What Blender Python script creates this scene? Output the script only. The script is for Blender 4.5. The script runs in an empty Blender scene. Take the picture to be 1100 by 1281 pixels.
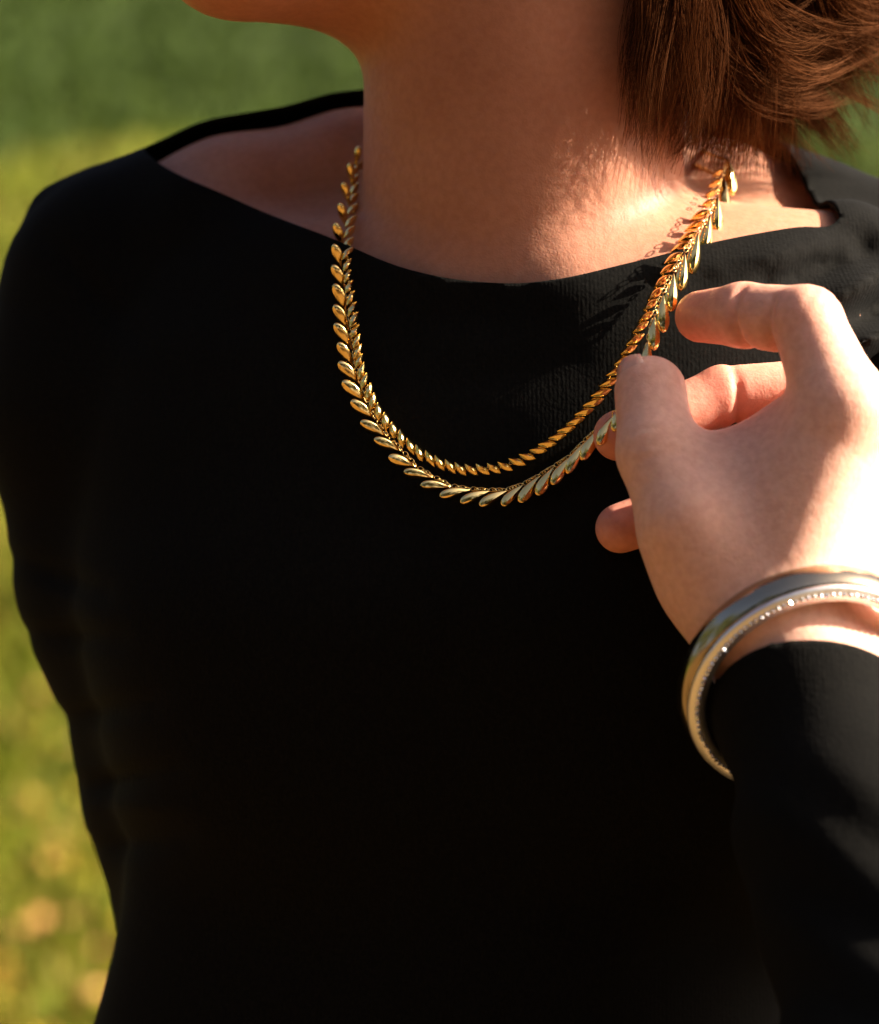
import bpy, bmesh, math, random
import numpy as np
from mathutils import Vector, Matrix
from mathutils.bvhtree import BVHTree

random.seed(7)
rng = np.random.default_rng(7)
scene = bpy.context.scene
C = scene.collection

# ------------------------------------------------------------------ camera
ZC = 1.25                      # camera height
K = 2.75e-4                    # metres per photo pixel one metre from the camera
cam_d = bpy.data.cameras.new('camera')
cam = bpy.data.objects.new('camera', cam_d)
C.objects.link(cam)
cam.location = (0, -1.0, ZC)
cam.rotation_euler = (math.radians(90), 0, 0)
cam_d.sensor_fit = 'HORIZONTAL'
cam_d.sensor_width = 36.0
cam_d.lens = 36.0 / (1100 * K)
cam_d.clip_start = 0.05
cam_d.clip_end = 500
cam_d.dof.use_dof = True
cam_d.dof.focus_distance = 0.93
cam_d.dof.aperture_fstop = 119.0 / 13.5
scene.camera = cam

# ------------------------------------------------------------------ light
SUN_DIR = Vector((0.87, -0.05, 0.50)).normalized()      # towards the sun
elev = math.asin(SUN_DIR.z)
azim = math.atan2(SUN_DIR.x, SUN_DIR.y)
world = bpy.data.worlds.new('World')
scene.world = world
world.use_nodes = True
wn = world.node_tree
bg = wn.nodes['Background']
sky = wn.nodes.new('ShaderNodeTexSky')
sky.sky_type = 'NISHITA'
sky.sun_disc = False
sky.sun_elevation = elev
sky.sun_rotation = azim
sky.dust_density = 4.0
sky.air_density = 0.35
sky.ozone_density = 0.0
wn.links.new(sky.outputs[0], bg.inputs[0])
bg.inputs[1].default_value = 0.09
sun_d = bpy.data.lights.new('sun', 'SUN')
sun_d.energy = 5.0
sun_d.angle = math.radians(0.6)
sun_d.color = (1.0, 0.88, 0.70)
sun = bpy.data.objects.new('sun', sun_d)
C.objects.link(sun)
sun.location = (3, 0, 4)
sun.rotation_euler = SUN_DIR.to_track_quat('Z', 'Y').to_euler()

vs = scene.view_settings
vs.view_transform = 'Standard'
vs.look = 'None'
vs.exposure = 2.05
vs.gamma = 1.0
vs.use_curve_mapping = False
scene.cycles.use_denoising = True
scene.cycles.max_bounces = 8


# ------------------------------------------------------------------ helpers
def V(px, py, y):
    s = K * (1.0 + y)
    return np.array([(px - 550) * s, y, ZC + (640.5 - py) * s])


def link(name, data, parent=None):
    o = bpy.data.objects.new(name, data)
    C.objects.link(o)
    if parent is not None:
        o.parent = parent
    return o


def tag(o, label=None, cat=None, group=None, kind=None):
    if label: o['label'] = label
    if cat: o['category'] = cat
    if group: o['group'] = group
    if kind: o['kind'] = kind


def mesh_from(name, verts, faces, smooth=True):
    me = bpy.data.meshes.new(name)
    verts = np.asarray(verts, dtype=np.float32)
    me.from_pydata(verts.tolist(), [], faces if isinstance(faces, list) else faces.tolist())
    me.update()
    if smooth:
        me.polygons.foreach_set('use_smooth', np.ones(len(me.polygons), dtype=bool))
    return me


# ---- implicit surfaces on a rectilinear grid
def axis(lo, hi, step, fine=None, fstep=None):
    if fine is None:
        return np.arange(lo, hi + step, step)
    a, b = fine
    left = np.linspace(lo, a, max(2, int(round((a - lo) / step)) + 1))
    mid = np.linspace(a, b, int(round((b - a) / fstep)) + 1)
    right = np.linspace(b, hi, max(2, int(round((hi - b) / step)) + 1))
    return np.concatenate([left[:-1], mid, right[1:]])


class Field:
    def __init__(self, xs, ys, zs):
        self.xs, self.ys, self.zs = xs, ys, zs
        self.D = np.full((len(xs), len(ys), len(zs)), 0.08, dtype=np.float32)

    def box(self, lo, hi):
        sl = []
        for ax, a, b in zip((self.xs, self.ys, self.zs), lo, hi):
            i0 = max(0, np.searchsorted(ax, a) - 1)
            i1 = min(len(ax), np.searchsorted(ax, b) + 1)
            sl.append(slice(i0, max(i1, i0)))
        return tuple(sl)

    def coords(self, sl):
        return (self.xs[sl[0]][:, None, None].astype(np.float32),
                self.ys[sl[1]][None, :, None].astype(np.float32),
                self.zs[sl[2]][None, None, :].astype(np.float32))

    def merge(self, sl, d, k):
        if any(s.stop <= s.start for s in sl):
            return
        a = self.D[sl]
        if k > 0:
            h = np.maximum(k - np.abs(a - d), 0) / k
            self.D[sl] = np.minimum(a, d) - h * h * (k * 0.25)
        else:
            self.D[sl] = np.minimum(a, d)

    def cone(self, a, b, ra, rb, k=0.01, off=0.0):
        a = np.asarray(a, float); b = np.asarray(b, float)
        ra += off; rb += off
        m = max(ra, rb) + k + 0.012
        sl = self.box(np.minimum(a, b) - m, np.maximum(a, b) + m)
        X, Y, Z = self.coords(sl)
        ba = b - a
        L2 = float(ba @ ba) + 1e-12
        t = np.clip(((X - a[0]) * ba[0] + (Y - a[1]) * ba[1] + (Z - a[2]) * ba[2]) / L2, 0, 1)
        d = np.sqrt((X - a[0] - t * ba[0]) ** 2 + (Y - a[1] - t * ba[1]) ** 2 + (Z - a[2] - t * ba[2]) ** 2) - (ra + t * (rb - ra))
        self.merge(sl, d, k)

    def ellip(self, c, r, R=None, k=0.02, off=0.0):
        c = np.asarray(c, float); r = np.asarray(r, float) + off
        m = r.max() + k + 0.015
        sl = self.box(c - m, c + m)
        X, Y, Z = self.coords(sl)
        X = X - c[0]; Y = Y - c[1]; Z = Z - c[2]
        if R is not None:
            R = np.asarray(R)      # rows = local axes
            X, Y, Z = (R[0, 0] * X + R[0, 1] * Y + R[0, 2] * Z,
                       R[1, 0] * X + R[1, 1] * Y + R[1, 2] * Z,
                       R[2, 0] * X + R[2, 1] * Y + R[2, 2] * Z)
        k0 = np.sqrt((X / r[0]) ** 2 + (Y / r[1]) ** 2 + (Z / r[2]) ** 2)
        k1 = np.sqrt((X / r[0] ** 2) ** 2 + (Y / r[1] ** 2) ** 2 + (Z / r[2] ** 2) ** 2) + 1e-9
        self.merge(sl, k0 * (k0 - 1.0) / k1, k)

    def loft(self, cx, cy, rot, zs, A, B, k=0.02, off=0.0, p=2.8):
        """upright body with superelliptic sections turned by rot about z"""
        sl = (slice(0, len(self.xs)), slice(0, len(self.ys)),
              slice(max(0, np.searchsorted(self.zs, min(zs) - .05)), min(len(self.zs), np.searchsorted(self.zs, max(zs) + .06))))
        X, Y, Z = self.coords(sl)
        o = np.argsort(zs); zz = np.asarray(zs)[o]
        zf = Z[0, 0]
        def ip(t):
            return smooth_interp(zf, zz, np.asarray(t, float)[o])[None, None, :].astype(np.float32)
        a = ip(A) + off; b = ip(B) + off
        X = X - ip(cx); Y = Y - ip(cy)
        c, s = math.cos(rot), math.sin(rot)
        U = np.abs(c * X + s * Y) / a; W = np.abs(-s * X + c * Y) / b
        q = (U ** p + W ** p) ** (1 / p)
        d = (q - 1) * np.minimum(a, b)
        top, bot = float(zz[-1]), float(zz[0])
        d = np.maximum(d, np.maximum(Z - top - off, bot - Z))
        self.merge(sl, d, k)


def smooth_interp(x, xp, fp):
    """monotone-ish cubic (Catmull-Rom) interpolation"""
    x = np.clip(x, xp[0], xp[-1])
    i = np.clip(np.searchsorted(xp, x) - 1, 0, len(xp) - 2)
    h = xp[i + 1] - xp[i]
    t = (x - xp[i]) / h
    m = np.gradient(fp, xp)
    return ((2 * t**3 - 3 * t**2 + 1) * fp[i] + (t**3 - 2 * t**2 + t) * h * m[i]
            + (-2 * t**3 + 3 * t**2) * fp[i + 1] + (t**3 - t**2) * h * m[i + 1])


def surface_nets(F):
    D, ax = F.D, (F.xs, F.ys, F.zs)
    S = D < 0
    n = [s - 1 for s in D.shape]
    cnt = np.zeros(n, np.int8)
    for i in (0, 1):
        for j in (0, 1):
            for k in (0, 1):
                cnt += S[i:n[0] + i, j:n[1] + j, k:n[2] + k]
    mixed = (cnt > 0) & (cnt < 8)
    ci = np.argwhere(mixed)
    idx = np.full(n, -1, np.int64)
    idx[mixed] = np.arange(len(ci))
    acc = np.zeros((len(ci), 3)); num = np.zeros(len(ci))
    corners = [(i, j, k) for i in (0, 1) for j in (0, 1) for k in (0, 1)]
    for a in corners:
        for d in range(3):
            if a[d] == 1: continue
            b = list(a); b[d] = 1
            ia = ci + np.array(a); ib = ci + np.array(b)
            da = D[ia[:, 0], ia[:, 1], ia[:, 2]]; db = D[ib[:, 0], ib[:, 1], ib[:, 2]]
            m = (da < 0) != (db < 0)
            t = np.where(m, da / np.where(m, da - db, 1), 0)
            pa = np.stack([ax[q][ia[:, q]] for q in range(3)], 1)
            pb = np.stack([ax[q][ib[:, q]] for q in range(3)], 1)
            acc[m] += (pa + (pb - pa) * t[:, None])[m]; num[m] += 1
    V_ = acc / num[:, None]
    quads = []
    for d in range(3):
        sa = [slice(None)] * 3; sb = [slice(None)] * 3
        sa[d] = slice(0, -1); sb[d] = slice(1, None)
        ch = S[tuple(sa)] != S[tuple(sb)]
        e = np.argwhere(ch)
        o1, o2 = (d + 1) % 3, (d + 2) % 3
        ok = (e[:, o1] >= 1) & (e[:, o2] >= 1) & (e[:, o1] < n[o1]) & (e[:, o2] < n[o2])
        e = e[ok]
        ins = S[tuple(e.T)]
        def cell(u, v):
            c = e.copy(); c[:, o1] += u; c[:, o2] += v
            return idx[tuple(c.T)]
        q = np.stack([cell(-1, -1), cell(0, -1), cell(0, 0), cell(-1, 0)], 1)
        q[~ins] = q[~ins][:, ::-1]
        quads.append(q)
    Q = np.concatenate(quads)
    return V_, Q[(Q >= 0).all(1)]


def taubin(Vt, Q, it=6, lam=0.5, mu=-0.52):
    E = np.concatenate([Q[:, [0, 1]], Q[:, [1, 2]], Q[:, [2, 3]], Q[:, [3, 0]]])
    deg = np.bincount(E[:, 0], minlength=len(Vt)) + np.bincount(E[:, 1], minlength=len(Vt))
    deg = np.maximum(deg, 1)
    for r in range(it):
        for f in (lam, mu):
            new = np.empty_like(Vt)
            for c in range(3):
                new[:, c] = (np.bincount(E[:, 0], Vt[E[:, 1], c], len(Vt)) + np.bincount(E[:, 1], Vt[E[:, 0], c], len(Vt))) / deg
            Vt = Vt + f * (new - Vt)
    return Vt


def clip_mesh(Vt, tris, g):
    """keep the part where g < 0, cutting the triangles cleanly"""
    new_v = [Vt]; nv = len(Vt); cache = {}; out = []
    pts = []
    ins = g < 0
    c = ins[tris].sum(1)
    out.extend(tris[c == 3].tolist())
    def cut(a, b):
        nonlocal nv
        key = (a, b) if a < b else (b, a)
        if key not in cache:
            t = g[a] / (g[a] - g[b])
            t = min(max(t, 0.16), 0.84)
            pts.append(Vt[a] + (Vt[b] - Vt[a]) * t)
            cache[key] = nv; nv += 1
        return cache[key]
    for t in tris[(c == 1) | (c == 2)].tolist():
        poly = []
        for i in range(3):
            a, b = t[i], t[(i + 1) % 3]
            if ins[a]: poly.append(a)
            if ins[a] != ins[b]: poly.append(cut(a, b))
        if len(poly) >= 3:
            for i in range(1, len(poly) - 1):
                out.append([poly[0], poly[i], poly[i + 1]])
    if pts: new_v.append(np.array(pts))
    Vt = np.concatenate(new_v)
    out = np.array(out)
    used, inv = np.unique(out, return_inverse=True)
    return Vt[used], inv.reshape(out.shape)


# ------------------------------------------------------------------ materials
def new_mat(name):
    m = bpy.data.materials.new(name)
    m.use_nodes = True
    return m, m.node_tree.nodes, m.node_tree.links, m.node_tree.nodes['Principled BSDF']


def noise(N, Lk, scale, detail=3.0, coord='Object', rough=0.5):
    tc = N.new('ShaderNodeTexCoord')
    n = N.new('ShaderNodeTexNoise')
    n.inputs['Scale'].default_value = scale
    n.inputs['Detail'].default_value = detail
    n.inputs['Roughness'].default_value = rough
    Lk.new(tc.outputs[coord], n.inputs['Vector'])
    return n


def ramp(N, Lk, src, stops):
    r = N.new('ShaderNodeValToRGB')
    el = r.color_ramp.elements
    while len(el) < len(stops): el.new(0.5)
    for e, (p, c) in zip(el, stops):
        e.position = p; e.color = (*c, 1) if len(c) == 3 else c
    Lk.new(src, r.inputs[0])
    return r


def bump(N, Lk, src, bsdf, strength, dist, prev=None):
    b = N.new('ShaderNodeBump')
    b.inputs['Strength'].default_value = strength
    b.inputs['Distance'].default_value = dist
    Lk.new(src, b.inputs['Height'])
    if prev is not None: Lk.new(prev.outputs[0], b.inputs['Normal'])
    Lk.new(b.outputs[0], bsdf.inputs['Normal'])
    return b


def skin_material():
    m, N, Lk, P = new_mat('skin')
    n1 = noise(N, Lk, 26, 4)
    base = ramp(N, Lk, n1.outputs[0], [(0.3, (0.390, 0.166, 0.100)), (0.7, (0.455, 0.207, 0.130))])
    at = N.new('ShaderNodeAttribute'); at.attribute_name = 'blush'
    mix = N.new('ShaderNodeMix'); mix.data_type = 'RGBA'
    Lk.new(at.outputs['Fac'], mix.inputs['Factor'])
    mix.inputs[7].default_value = (0.60, 0.19, 0.13, 1)
    ap = N.new('ShaderNodeAttribute'); ap.attribute_name = 'hand_light'
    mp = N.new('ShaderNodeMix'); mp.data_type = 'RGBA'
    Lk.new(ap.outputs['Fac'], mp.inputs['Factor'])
    Lk.new(base.outputs[0], mp.inputs[6]); mp.inputs[7].default_value = (0.74, 0.42, 0.315, 1)  # lighter hand colour stands in for more light than the neck gets
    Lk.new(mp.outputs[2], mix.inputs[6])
    n3 = noise(N, Lk, 380, 2)
    sp = ramp(N, Lk, n3.outputs[0], [(0.35, (0.90, 0.86, 0.84)), (0.65, (1.0, 1.0, 1.0))])
    mul = N.new('ShaderNodeMix'); mul.data_type = 'RGBA'; mul.blend_type = 'MULTIPLY'
    mul.inputs['Factor'].default_value = 1.0
    Lk.new(mix.outputs[2], mul.inputs[6]); Lk.new(sp.outputs[0], mul.inputs[7])
    Lk.new(mul.outputs[2], P.inputs['Base Color'])
    P.inputs['Roughness'].default_value = 0.55
    P.inputs['IOR'].default_value = 1.4
    P.inputs['Specular IOR Level'].default_value = 0.35
    P.inputs['Subsurface Weight'].default_value = 0.35
    P.inputs['Subsurface Radius'].default_value = (1.0, 0.35, 0.18)
    P.inputs['Subsurface Scale'].default_value = 0.0035
    n2 = noise(N, Lk, 1500, 3)
    b1 = bump(N, Lk, n2.outputs[0], P, 0.25, 0.0004)
    vo = N.new('ShaderNodeTexVoronoi'); vo.feature = 'DISTANCE_TO_EDGE'; vo.inputs['Scale'].default_value = 620
    tcv = N.new('ShaderNodeTexCoord'); Lk.new(tcv.outputs['Object'], vo.inputs['Vector'])
    b1 = bump(N, Lk, vo.outputs['Distance'], P, 0.10, 0.0005, b1)
    n4 = noise(N, Lk, 260, 4)
    bump(N, Lk, n4.outputs[0], P, 0.18, 0.0010, b1)
    return m


def cloth_material(name='black_jersey'):
    m, N, Lk, P = new_mat(name)
    tc = N.new('ShaderNodeTexCoord')
    w = N.new('ShaderNodeTexWave')
    w.wave_type = 'BANDS'; w.bands_direction = 'X'
    w.inputs['Scale'].default_value = 235.0
    w.inputs['Distortion'].default_value = 1.2
    w.inputs['Detail'].default_value = 1.0
    w.inputs['Detail Scale'].default_value = 0.6
    Lk.new(tc.outputs['Object'], w.inputs['Vector'])
    n = noise(N, Lk, 700, 3)
    col = ramp(N, Lk, n.outputs[0], [(0.35, (0.0019, 0.0017, 0.0014)), (0.7, (0.0044, 0.0039, 0.0031))])
    Lk.new(col.outputs[0], P.inputs['Base Color'])
    P.inputs['Roughness'].default_value = 0.95
    P.inputs['Specular IOR Level'].default_value = 0.09
    b1 = bump(N, Lk, w.outputs['Fac'], P, 0.09, 0.0003)
    bump(N, Lk, n.outputs[0], P, 0.5, 0.0004, b1)
    return m


def metal(name, col, rough, bumpy=0.0):
    m, N, Lk, P = new_mat(name)
    P.inputs['Metallic'].default_value = 1.0
    P.inputs['Base Color'].default_value = (*col, 1)
    n = noise(N, Lk, 350, 3)
    r = N.new('ShaderNodeMapRange')
    r.inputs[3].default_value = rough * 0.75; r.inputs[4].default_value = rough * 1.4
    Lk.new(n.outputs[0], r.inputs[0]); Lk.new(r.outputs[0], P.inputs['Roughness'])
    if bumpy:
        bump(N, Lk, n.outputs[0], P, bumpy, 0.0004)
    return m


SKIN = skin_material()
CLOTH = cloth_material()
GOLD = metal('polished_gold', (1.0, 0.69, 0.25), 0.10, 0.05)
GOLD_BAND = metal('dark_gold_band', (0.40, 0.32, 0.22), 0.15, 0.05)
SILVER = metal('bright_silver', (0.95, 0.94, 0.93), 0.34)

# ------------------------------------------------------------------ ground
def hill(x, y):
    t = np.clip((y - 3.0) / 6.0, 0, None)
    rise = np.where(t < 1, 0.5 * t * t * 6.0, (t - 0.5) * 6.0) * 0.29
    back = np.clip((y - 75.0) / 60.0, 0, 1)
    return rise * (1 - 0.35 * back) + 0.05 * np.sin(x * 0.9 + y * 0.31) * np.clip((y - 3) / 5, 0, 1)


def ground_material():
    m, N, Lk, P = new_mat('lawn')
    tc = N.new('ShaderNodeTexCoord')
    sep = N.new('ShaderNodeSeparateXYZ'); Lk.new(tc.outputs['Object'], sep.inputs[0])
    n = noise(N, Lk, 0.55, 5, rough=0.6)
    n2 = noise(N, Lk, 3.5, 4, rough=0.7)
    near = ramp(N, Lk, n2.outputs[0], [(0.3, (0.035, 0.052, 0.005)), (0.5, (0.062, 0.084, 0.005)), (0.7, (0.10, 0.085, 0.014))])
    far = ramp(N, Lk, n.outputs[0], [(0.35, (0.020, 0.036, 0.003)), (0.55, (0.029, 0.044, 0.004)), (0.72, (0.05, 0.055, 0.010))])  # far lawn darker: tree shade painted into its colour
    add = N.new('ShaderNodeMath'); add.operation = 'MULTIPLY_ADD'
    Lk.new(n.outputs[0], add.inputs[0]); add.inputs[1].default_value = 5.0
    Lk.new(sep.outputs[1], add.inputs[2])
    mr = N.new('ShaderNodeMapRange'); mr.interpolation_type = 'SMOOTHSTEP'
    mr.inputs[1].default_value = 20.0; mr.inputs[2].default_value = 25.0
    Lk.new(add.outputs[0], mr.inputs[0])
    mix = N.new('ShaderNodeMix'); mix.data_type = 'RGBA'
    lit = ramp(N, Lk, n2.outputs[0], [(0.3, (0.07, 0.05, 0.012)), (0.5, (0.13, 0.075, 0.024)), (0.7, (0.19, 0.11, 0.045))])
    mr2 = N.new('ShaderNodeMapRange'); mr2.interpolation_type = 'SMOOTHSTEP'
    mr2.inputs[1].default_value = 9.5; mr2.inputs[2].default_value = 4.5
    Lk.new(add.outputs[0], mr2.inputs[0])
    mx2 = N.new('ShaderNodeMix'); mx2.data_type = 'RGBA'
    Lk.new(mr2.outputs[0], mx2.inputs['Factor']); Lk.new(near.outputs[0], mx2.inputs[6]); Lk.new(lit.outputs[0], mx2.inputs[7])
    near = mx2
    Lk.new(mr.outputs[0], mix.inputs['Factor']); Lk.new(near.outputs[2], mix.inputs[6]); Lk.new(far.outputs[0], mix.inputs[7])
    Lk.new(mix.outputs[2], P.inputs['Base Color'])
    P.inputs['Roughness'].default_value = 0.9
    P.inputs['Specular IOR Level'].default_value = 0.1
    return m


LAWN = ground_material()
gx = np.concatenate([np.linspace(-300, -14, 30)[:-1], np.linspace(-14, 14, 80), np.linspace(14, 300, 30)[1:]])
gy = np.concatenate([np.linspace(-300, -6, 25)[:-1], np.linspace(-6, 40, 110), np.linspace(40, 300, 40)[1:]])
GX, GY = np.meshgrid(gx, gy, indexing='ij')
gv = np.stack([GX, GY, hill(GX, GY)], -1).reshape(-1, 3)
ii = np.arange(len(gx) - 1)[:, None] * len(gy) + np.arange(len(gy) - 1)[None, :]
gf = np.stack([ii, ii + len(gy), ii + len(gy) + 1, ii + 1], -1).reshape(-1, 4)
ground = link('ground', mesh_from('ground', gv, gf))
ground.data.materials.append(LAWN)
tag(ground, kind='structure')


def blade_material(name, stops):
    m, N, Lk, P = new_mat(name)
    at = N.new('ShaderNodeAttribute'); at.attribute_name = 'tone'
    r = ramp(N, Lk, at.outputs['Fac'], stops)
    Lk.new(r.outputs[0], P.inputs['Base Color'])
    P.inputs['Roughness'].default_value = 0.6
    P.inputs['Specular IOR Level'].default_value = 0.09
    return m


def scatter_blades(n):
    y = 3.5 + 36 * rng.random(n) ** 1.7
    x = (rng.random(n) * 2 - 1) * (0.18 * (y + 1) + 0.25)
    z = hill(x, y)
    a = rng.random(n) * 2 * np.pi
    h = 0.05 + 0.07 * rng.random(n); w = 0.004 + 0.004 * rng.random(n)
    h *= 1 + y * 0.02; w *= 1 + y * 0.09
    lean = 0.6 * h * rng.random(n)
    ca, sa = np.cos(a), np.sin(a)
    p0 = np.stack([x - w * ca, y - w * sa, z - .01], 1); p1 = np.stack([x + w * ca, y + w * sa, z - .01], 1)
    b = rng.random(n) * 2 * np.pi
    mx, my = x + 0.35 * lean * np.cos(b), y + 0.35 * lean * np.sin(b)
    p2 = np.stack([mx + .7 * w * ca, my + .7 * w * sa, z + .6 * h], 1); p3 = np.stack([mx - .7 * w * ca, my - .7 * w * sa, z + .6 * h], 1)
    p4 = np.stack([x + lean * np.cos(b), y + lean * np.sin(b), z + h], 1)
    v = np.stack([p0, p1, p2, p3, p4], 1).reshape(-1, 3)
    i = np.arange(n)[:, None] * 5
    f = np.concatenate([i + [0, 1, 2], i + [0, 2, 3], i + [3, 2, 4]])
    me = mesh_from('grass', v, f, False)
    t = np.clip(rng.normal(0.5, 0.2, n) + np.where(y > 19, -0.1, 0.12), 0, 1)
    t = np.where(y + 2 * np.sin(x) > 17.5, t * 0.42, 0.42 + t * 0.58)  # the same tree shade painted into the tone of the far blades
    at = me.attributes.new('tone', 'FLOAT', 'POINT')
    at.data.foreach_set('value', np.repeat(t, 5).astype(np.float32))
    return me


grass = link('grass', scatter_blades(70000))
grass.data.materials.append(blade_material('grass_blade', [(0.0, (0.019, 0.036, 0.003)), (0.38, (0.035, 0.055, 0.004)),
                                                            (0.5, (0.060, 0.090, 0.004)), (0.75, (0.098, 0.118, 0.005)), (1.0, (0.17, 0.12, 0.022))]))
tag(grass, kind='stuff')


def litter(n):
    y = 4.5 + 8.0 * rng.random(n) ** 1.2
    x = (rng.random(n) * 2 - 1) * (0.18 * (y + 1) + 0.25)
    z = hill(x, y) + 0.05 + 0.05 * rng.random(n)
    vs_, fs = [], []
    outline = [(-1, 0), (-.45, .42), (.2, .5), (1.1, 0), (.2, -.5), (-.45, -.42)]
    for i in range(n):
        s = random.uniform(0.016, 0.034)
        R = Matrix.Rotation(random.uniform(0, 6.28), 3, 'Z') @ Matrix.Rotation(random.gauss(0, .5), 3, 'X') @ Matrix.Rotation(random.gauss(0, .5), 3, 'Y')
        b = len(vs_)
        for (u, v) in outline:
            p = R @ Vector((u * s, v * s, 0.25 * s * (abs(v) * 2)))
            vs_.append((x[i] + p.x, y[i] + p.y, z[i] + p.z))
        fs += [(b, b + 1, b + 5), (b + 1, b + 2, b + 4), (b + 1, b + 4, b + 5), (b + 2, b + 3, b + 4)]
    me = bpy.data.meshes.new('fallen_leaves'); me.from_pydata(vs_, [], fs)
    at = me.attributes.new('tone', 'FLOAT', 'POINT')
    at.data.foreach_set('value', np.repeat(rng.random(n), 6).astype(np.float32))
    return me


leaves = link('fallen_leaves', litter(2600))
leaves.data.materials.append(blade_material('dry_leaf', [(0.0, (0.20, 0.20, 0.012)), (0.45, (0.40, 0.28, 0.03)), (0.8, (0.44, 0.20, 0.05)), (1.0, (0.36, 0.19, 0.07))]))
tag(leaves, kind='stuff')

# a wood added out of view behind the camera to dim skylight and reflections
def added_woodland():
    vv, ff = [], []
    tn = []
    def quad(c, u, v, t):
        b = len(vv)
        vv.extend([c - u - v, c + u - v, c + u + v, c - u + v]); ff.append((b, b + 1, b + 2, b + 3)); tn.extend([t] * 4)
    rr = np.random.default_rng(21)
    for k in range(32):
        az = math.radians(108 + 190 * k / 31 + rr.uniform(-2.5, 2.5))     # from the right rear round to the left
        d = rr.uniform(16, 23)
        x, y = d * math.sin(az), d * math.cos(az)
        h = rr.uniform(9, 14); z0 = float(hill(np.array(x), np.array(y)))
        for a in range(6):                                                   # trunk
            a0, a1 = math.pi * a / 3, math.pi * (a + 1) / 3
            b = len(vv)
            for (aa, z, r) in ((a0, 0, .28), (a1, 0, .28), (a1, h * .6, .14), (a0, h * .6, .14)):
                vv.append(np.array([x + r * math.cos(aa), y + r * math.sin(aa), z0 + z])); tn.append(0.0)
            ff.append((b, b + 1, b + 2, b + 3))
        lobes = [(rr.normal(0, 1.5), rr.normal(0, 1.5), h * rr.uniform(.22, .95), rr.uniform(1.3, 2.3)) for _ in range(9)]
        for (lx, ly, lz, lr) in lobes:
            for _ in range(110):
                p = rr.normal(0, 1, 3); p /= np.linalg.norm(p); p *= lr * rr.random() ** .35
                c = np.array([x + lx, y + ly, z0 + lz]) + p * np.array([1, 1, .8])
                u = rr.normal(0, 1, 3); u /= np.linalg.norm(u); v = np.cross(u, rr.normal(0, 1, 3)); v /= np.linalg.norm(v)
                s_ = rr.uniform(.12, .30)
                quad(c, u * s_, v * s_ * .6, .3 + .7 * rr.random())
    me = mesh_from('added_woodland', np.array(vv), ff, False)
    at = me.attributes.new('tone', 'FLOAT', 'POINT'); at.data.foreach_set('value', np.array(tn, dtype=np.float32))
    return me


wood = link('added_woodland', added_woodland())
wood.data.materials.append(blade_material('added_foliage', [(0.0, (0.09, 0.06, 0.04)), (0.3, (0.035, 0.06, 0.012)), (0.7, (0.06, 0.085, 0.015)), (1.0, (0.12, 0.10, 0.02))]))
tag(wood, kind='stuff')

# ------------------------------------------------------------------ the person: skeleton points
ROT = math.radians(-17)          # the shoulder on the left of the picture is further back
T_PY = [215, 260, 320, 400, 500, 620, 760, 900, 1100, 1281, 1500, 1700]
T_Z = [ZC + (640.5 - p) * K for p in T_PY]
T_A = [.045, .10, .130, .140, .142, .138, .136, .128, .116, .126, .150, .155]
T_B = [.030, .055, .075, .088, .098, .108, .116, .104, .090, .092, .100, .10]
T_CX = [(p - 550) * K for p in [640, 640, 630, 620, 615, 610, 605, 600, 590, 590, 590, 590]]
T_CY = [.05, .048, .045, .042, .042, .044, .046, .046, .046, .048, .05, .05]

NECK_A, NECK_B = V(655, 430, .012), V(655, -80, -.016)
TRAP_L = [(V(610, 222, .062), .027), (V(450, 258, .060), .0325), (V(300, 292, .060), .033), (V(176, 348, .060), .0355)]
TRAP_R = [(V(770, 195, .055), .028), (V(900, 308, .050), .033), (V(1010, 348, .052), .033), (V(1170, 425, .046), .040)]
ARM_L = [(V(142, 380, .060), .0350), (V(146, 505, .062), .0410), (V(188, 720, .068), .040), (V(258, 990, .080), .036), (V(300, 1132, .092), .033)]
WR = V(1003, 846, -.122)                       # wrist of the raised arm
AX = np.array([.22, -.56, -.80]); AX /= np.linalg.norm(AX)     # from the wrist to the elbow
EL = WR + AX * .215
SH = V(1180, 352, .010)
FORE = [(WR, .0228, .0222), (WR + AX * .06, .0275, .0278), (WR + AX * .15, .041, .041), (EL, .039, .040)]


def arm_chain(F, pts, k, off=0.0):
    for (a, ra), (b, rb) in zip(pts[:-1], pts[1:]):
        F.cone(a, b, ra, rb, k, off)


def trunk(F, off=0.0, ktrap=.014, neck_off=None):
    F.loft(T_CX, T_CY, ROT, T_Z, T_A, T_B, .02, off)
    arm_chain(F, TRAP_L, ktrap, off + (.001 if off else 0))
    arm_chain(F, TRAP_R, ktrap, off + (.001 if off else 0))
    F.ellip(V(440, 850, -.008), (.060, .045, .060), None, .035, off)
    F.ellip(V(800, 830, -.022), (.055, .045, .060), None, .035, off)
    F.cone(V(560, 372, -.026), V(250, 304, .026), .012, .012, .022, off)
    F.cone(V(720, 372, -.038), V(1060, 314, -.008), .012, .012, .022, off)
    F.cone(NECK_A, NECK_B,   .0565, .0535, .016, off if neck_off is None else neck_off)


# ---- the body (head, neck, trunk, both arms and hands in one surface)
xs = axis(-.25, .30, .0032, (.038, .165), .0011)
ys = axis(-.30, .24, .0032, (-.160, -.048), .0011)
zs = axis(ZC - .24, ZC + .345, .0032, (ZC - .075, ZC + .078), .0011)
B = Field(xs, ys, zs)
trunk(B)
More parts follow.
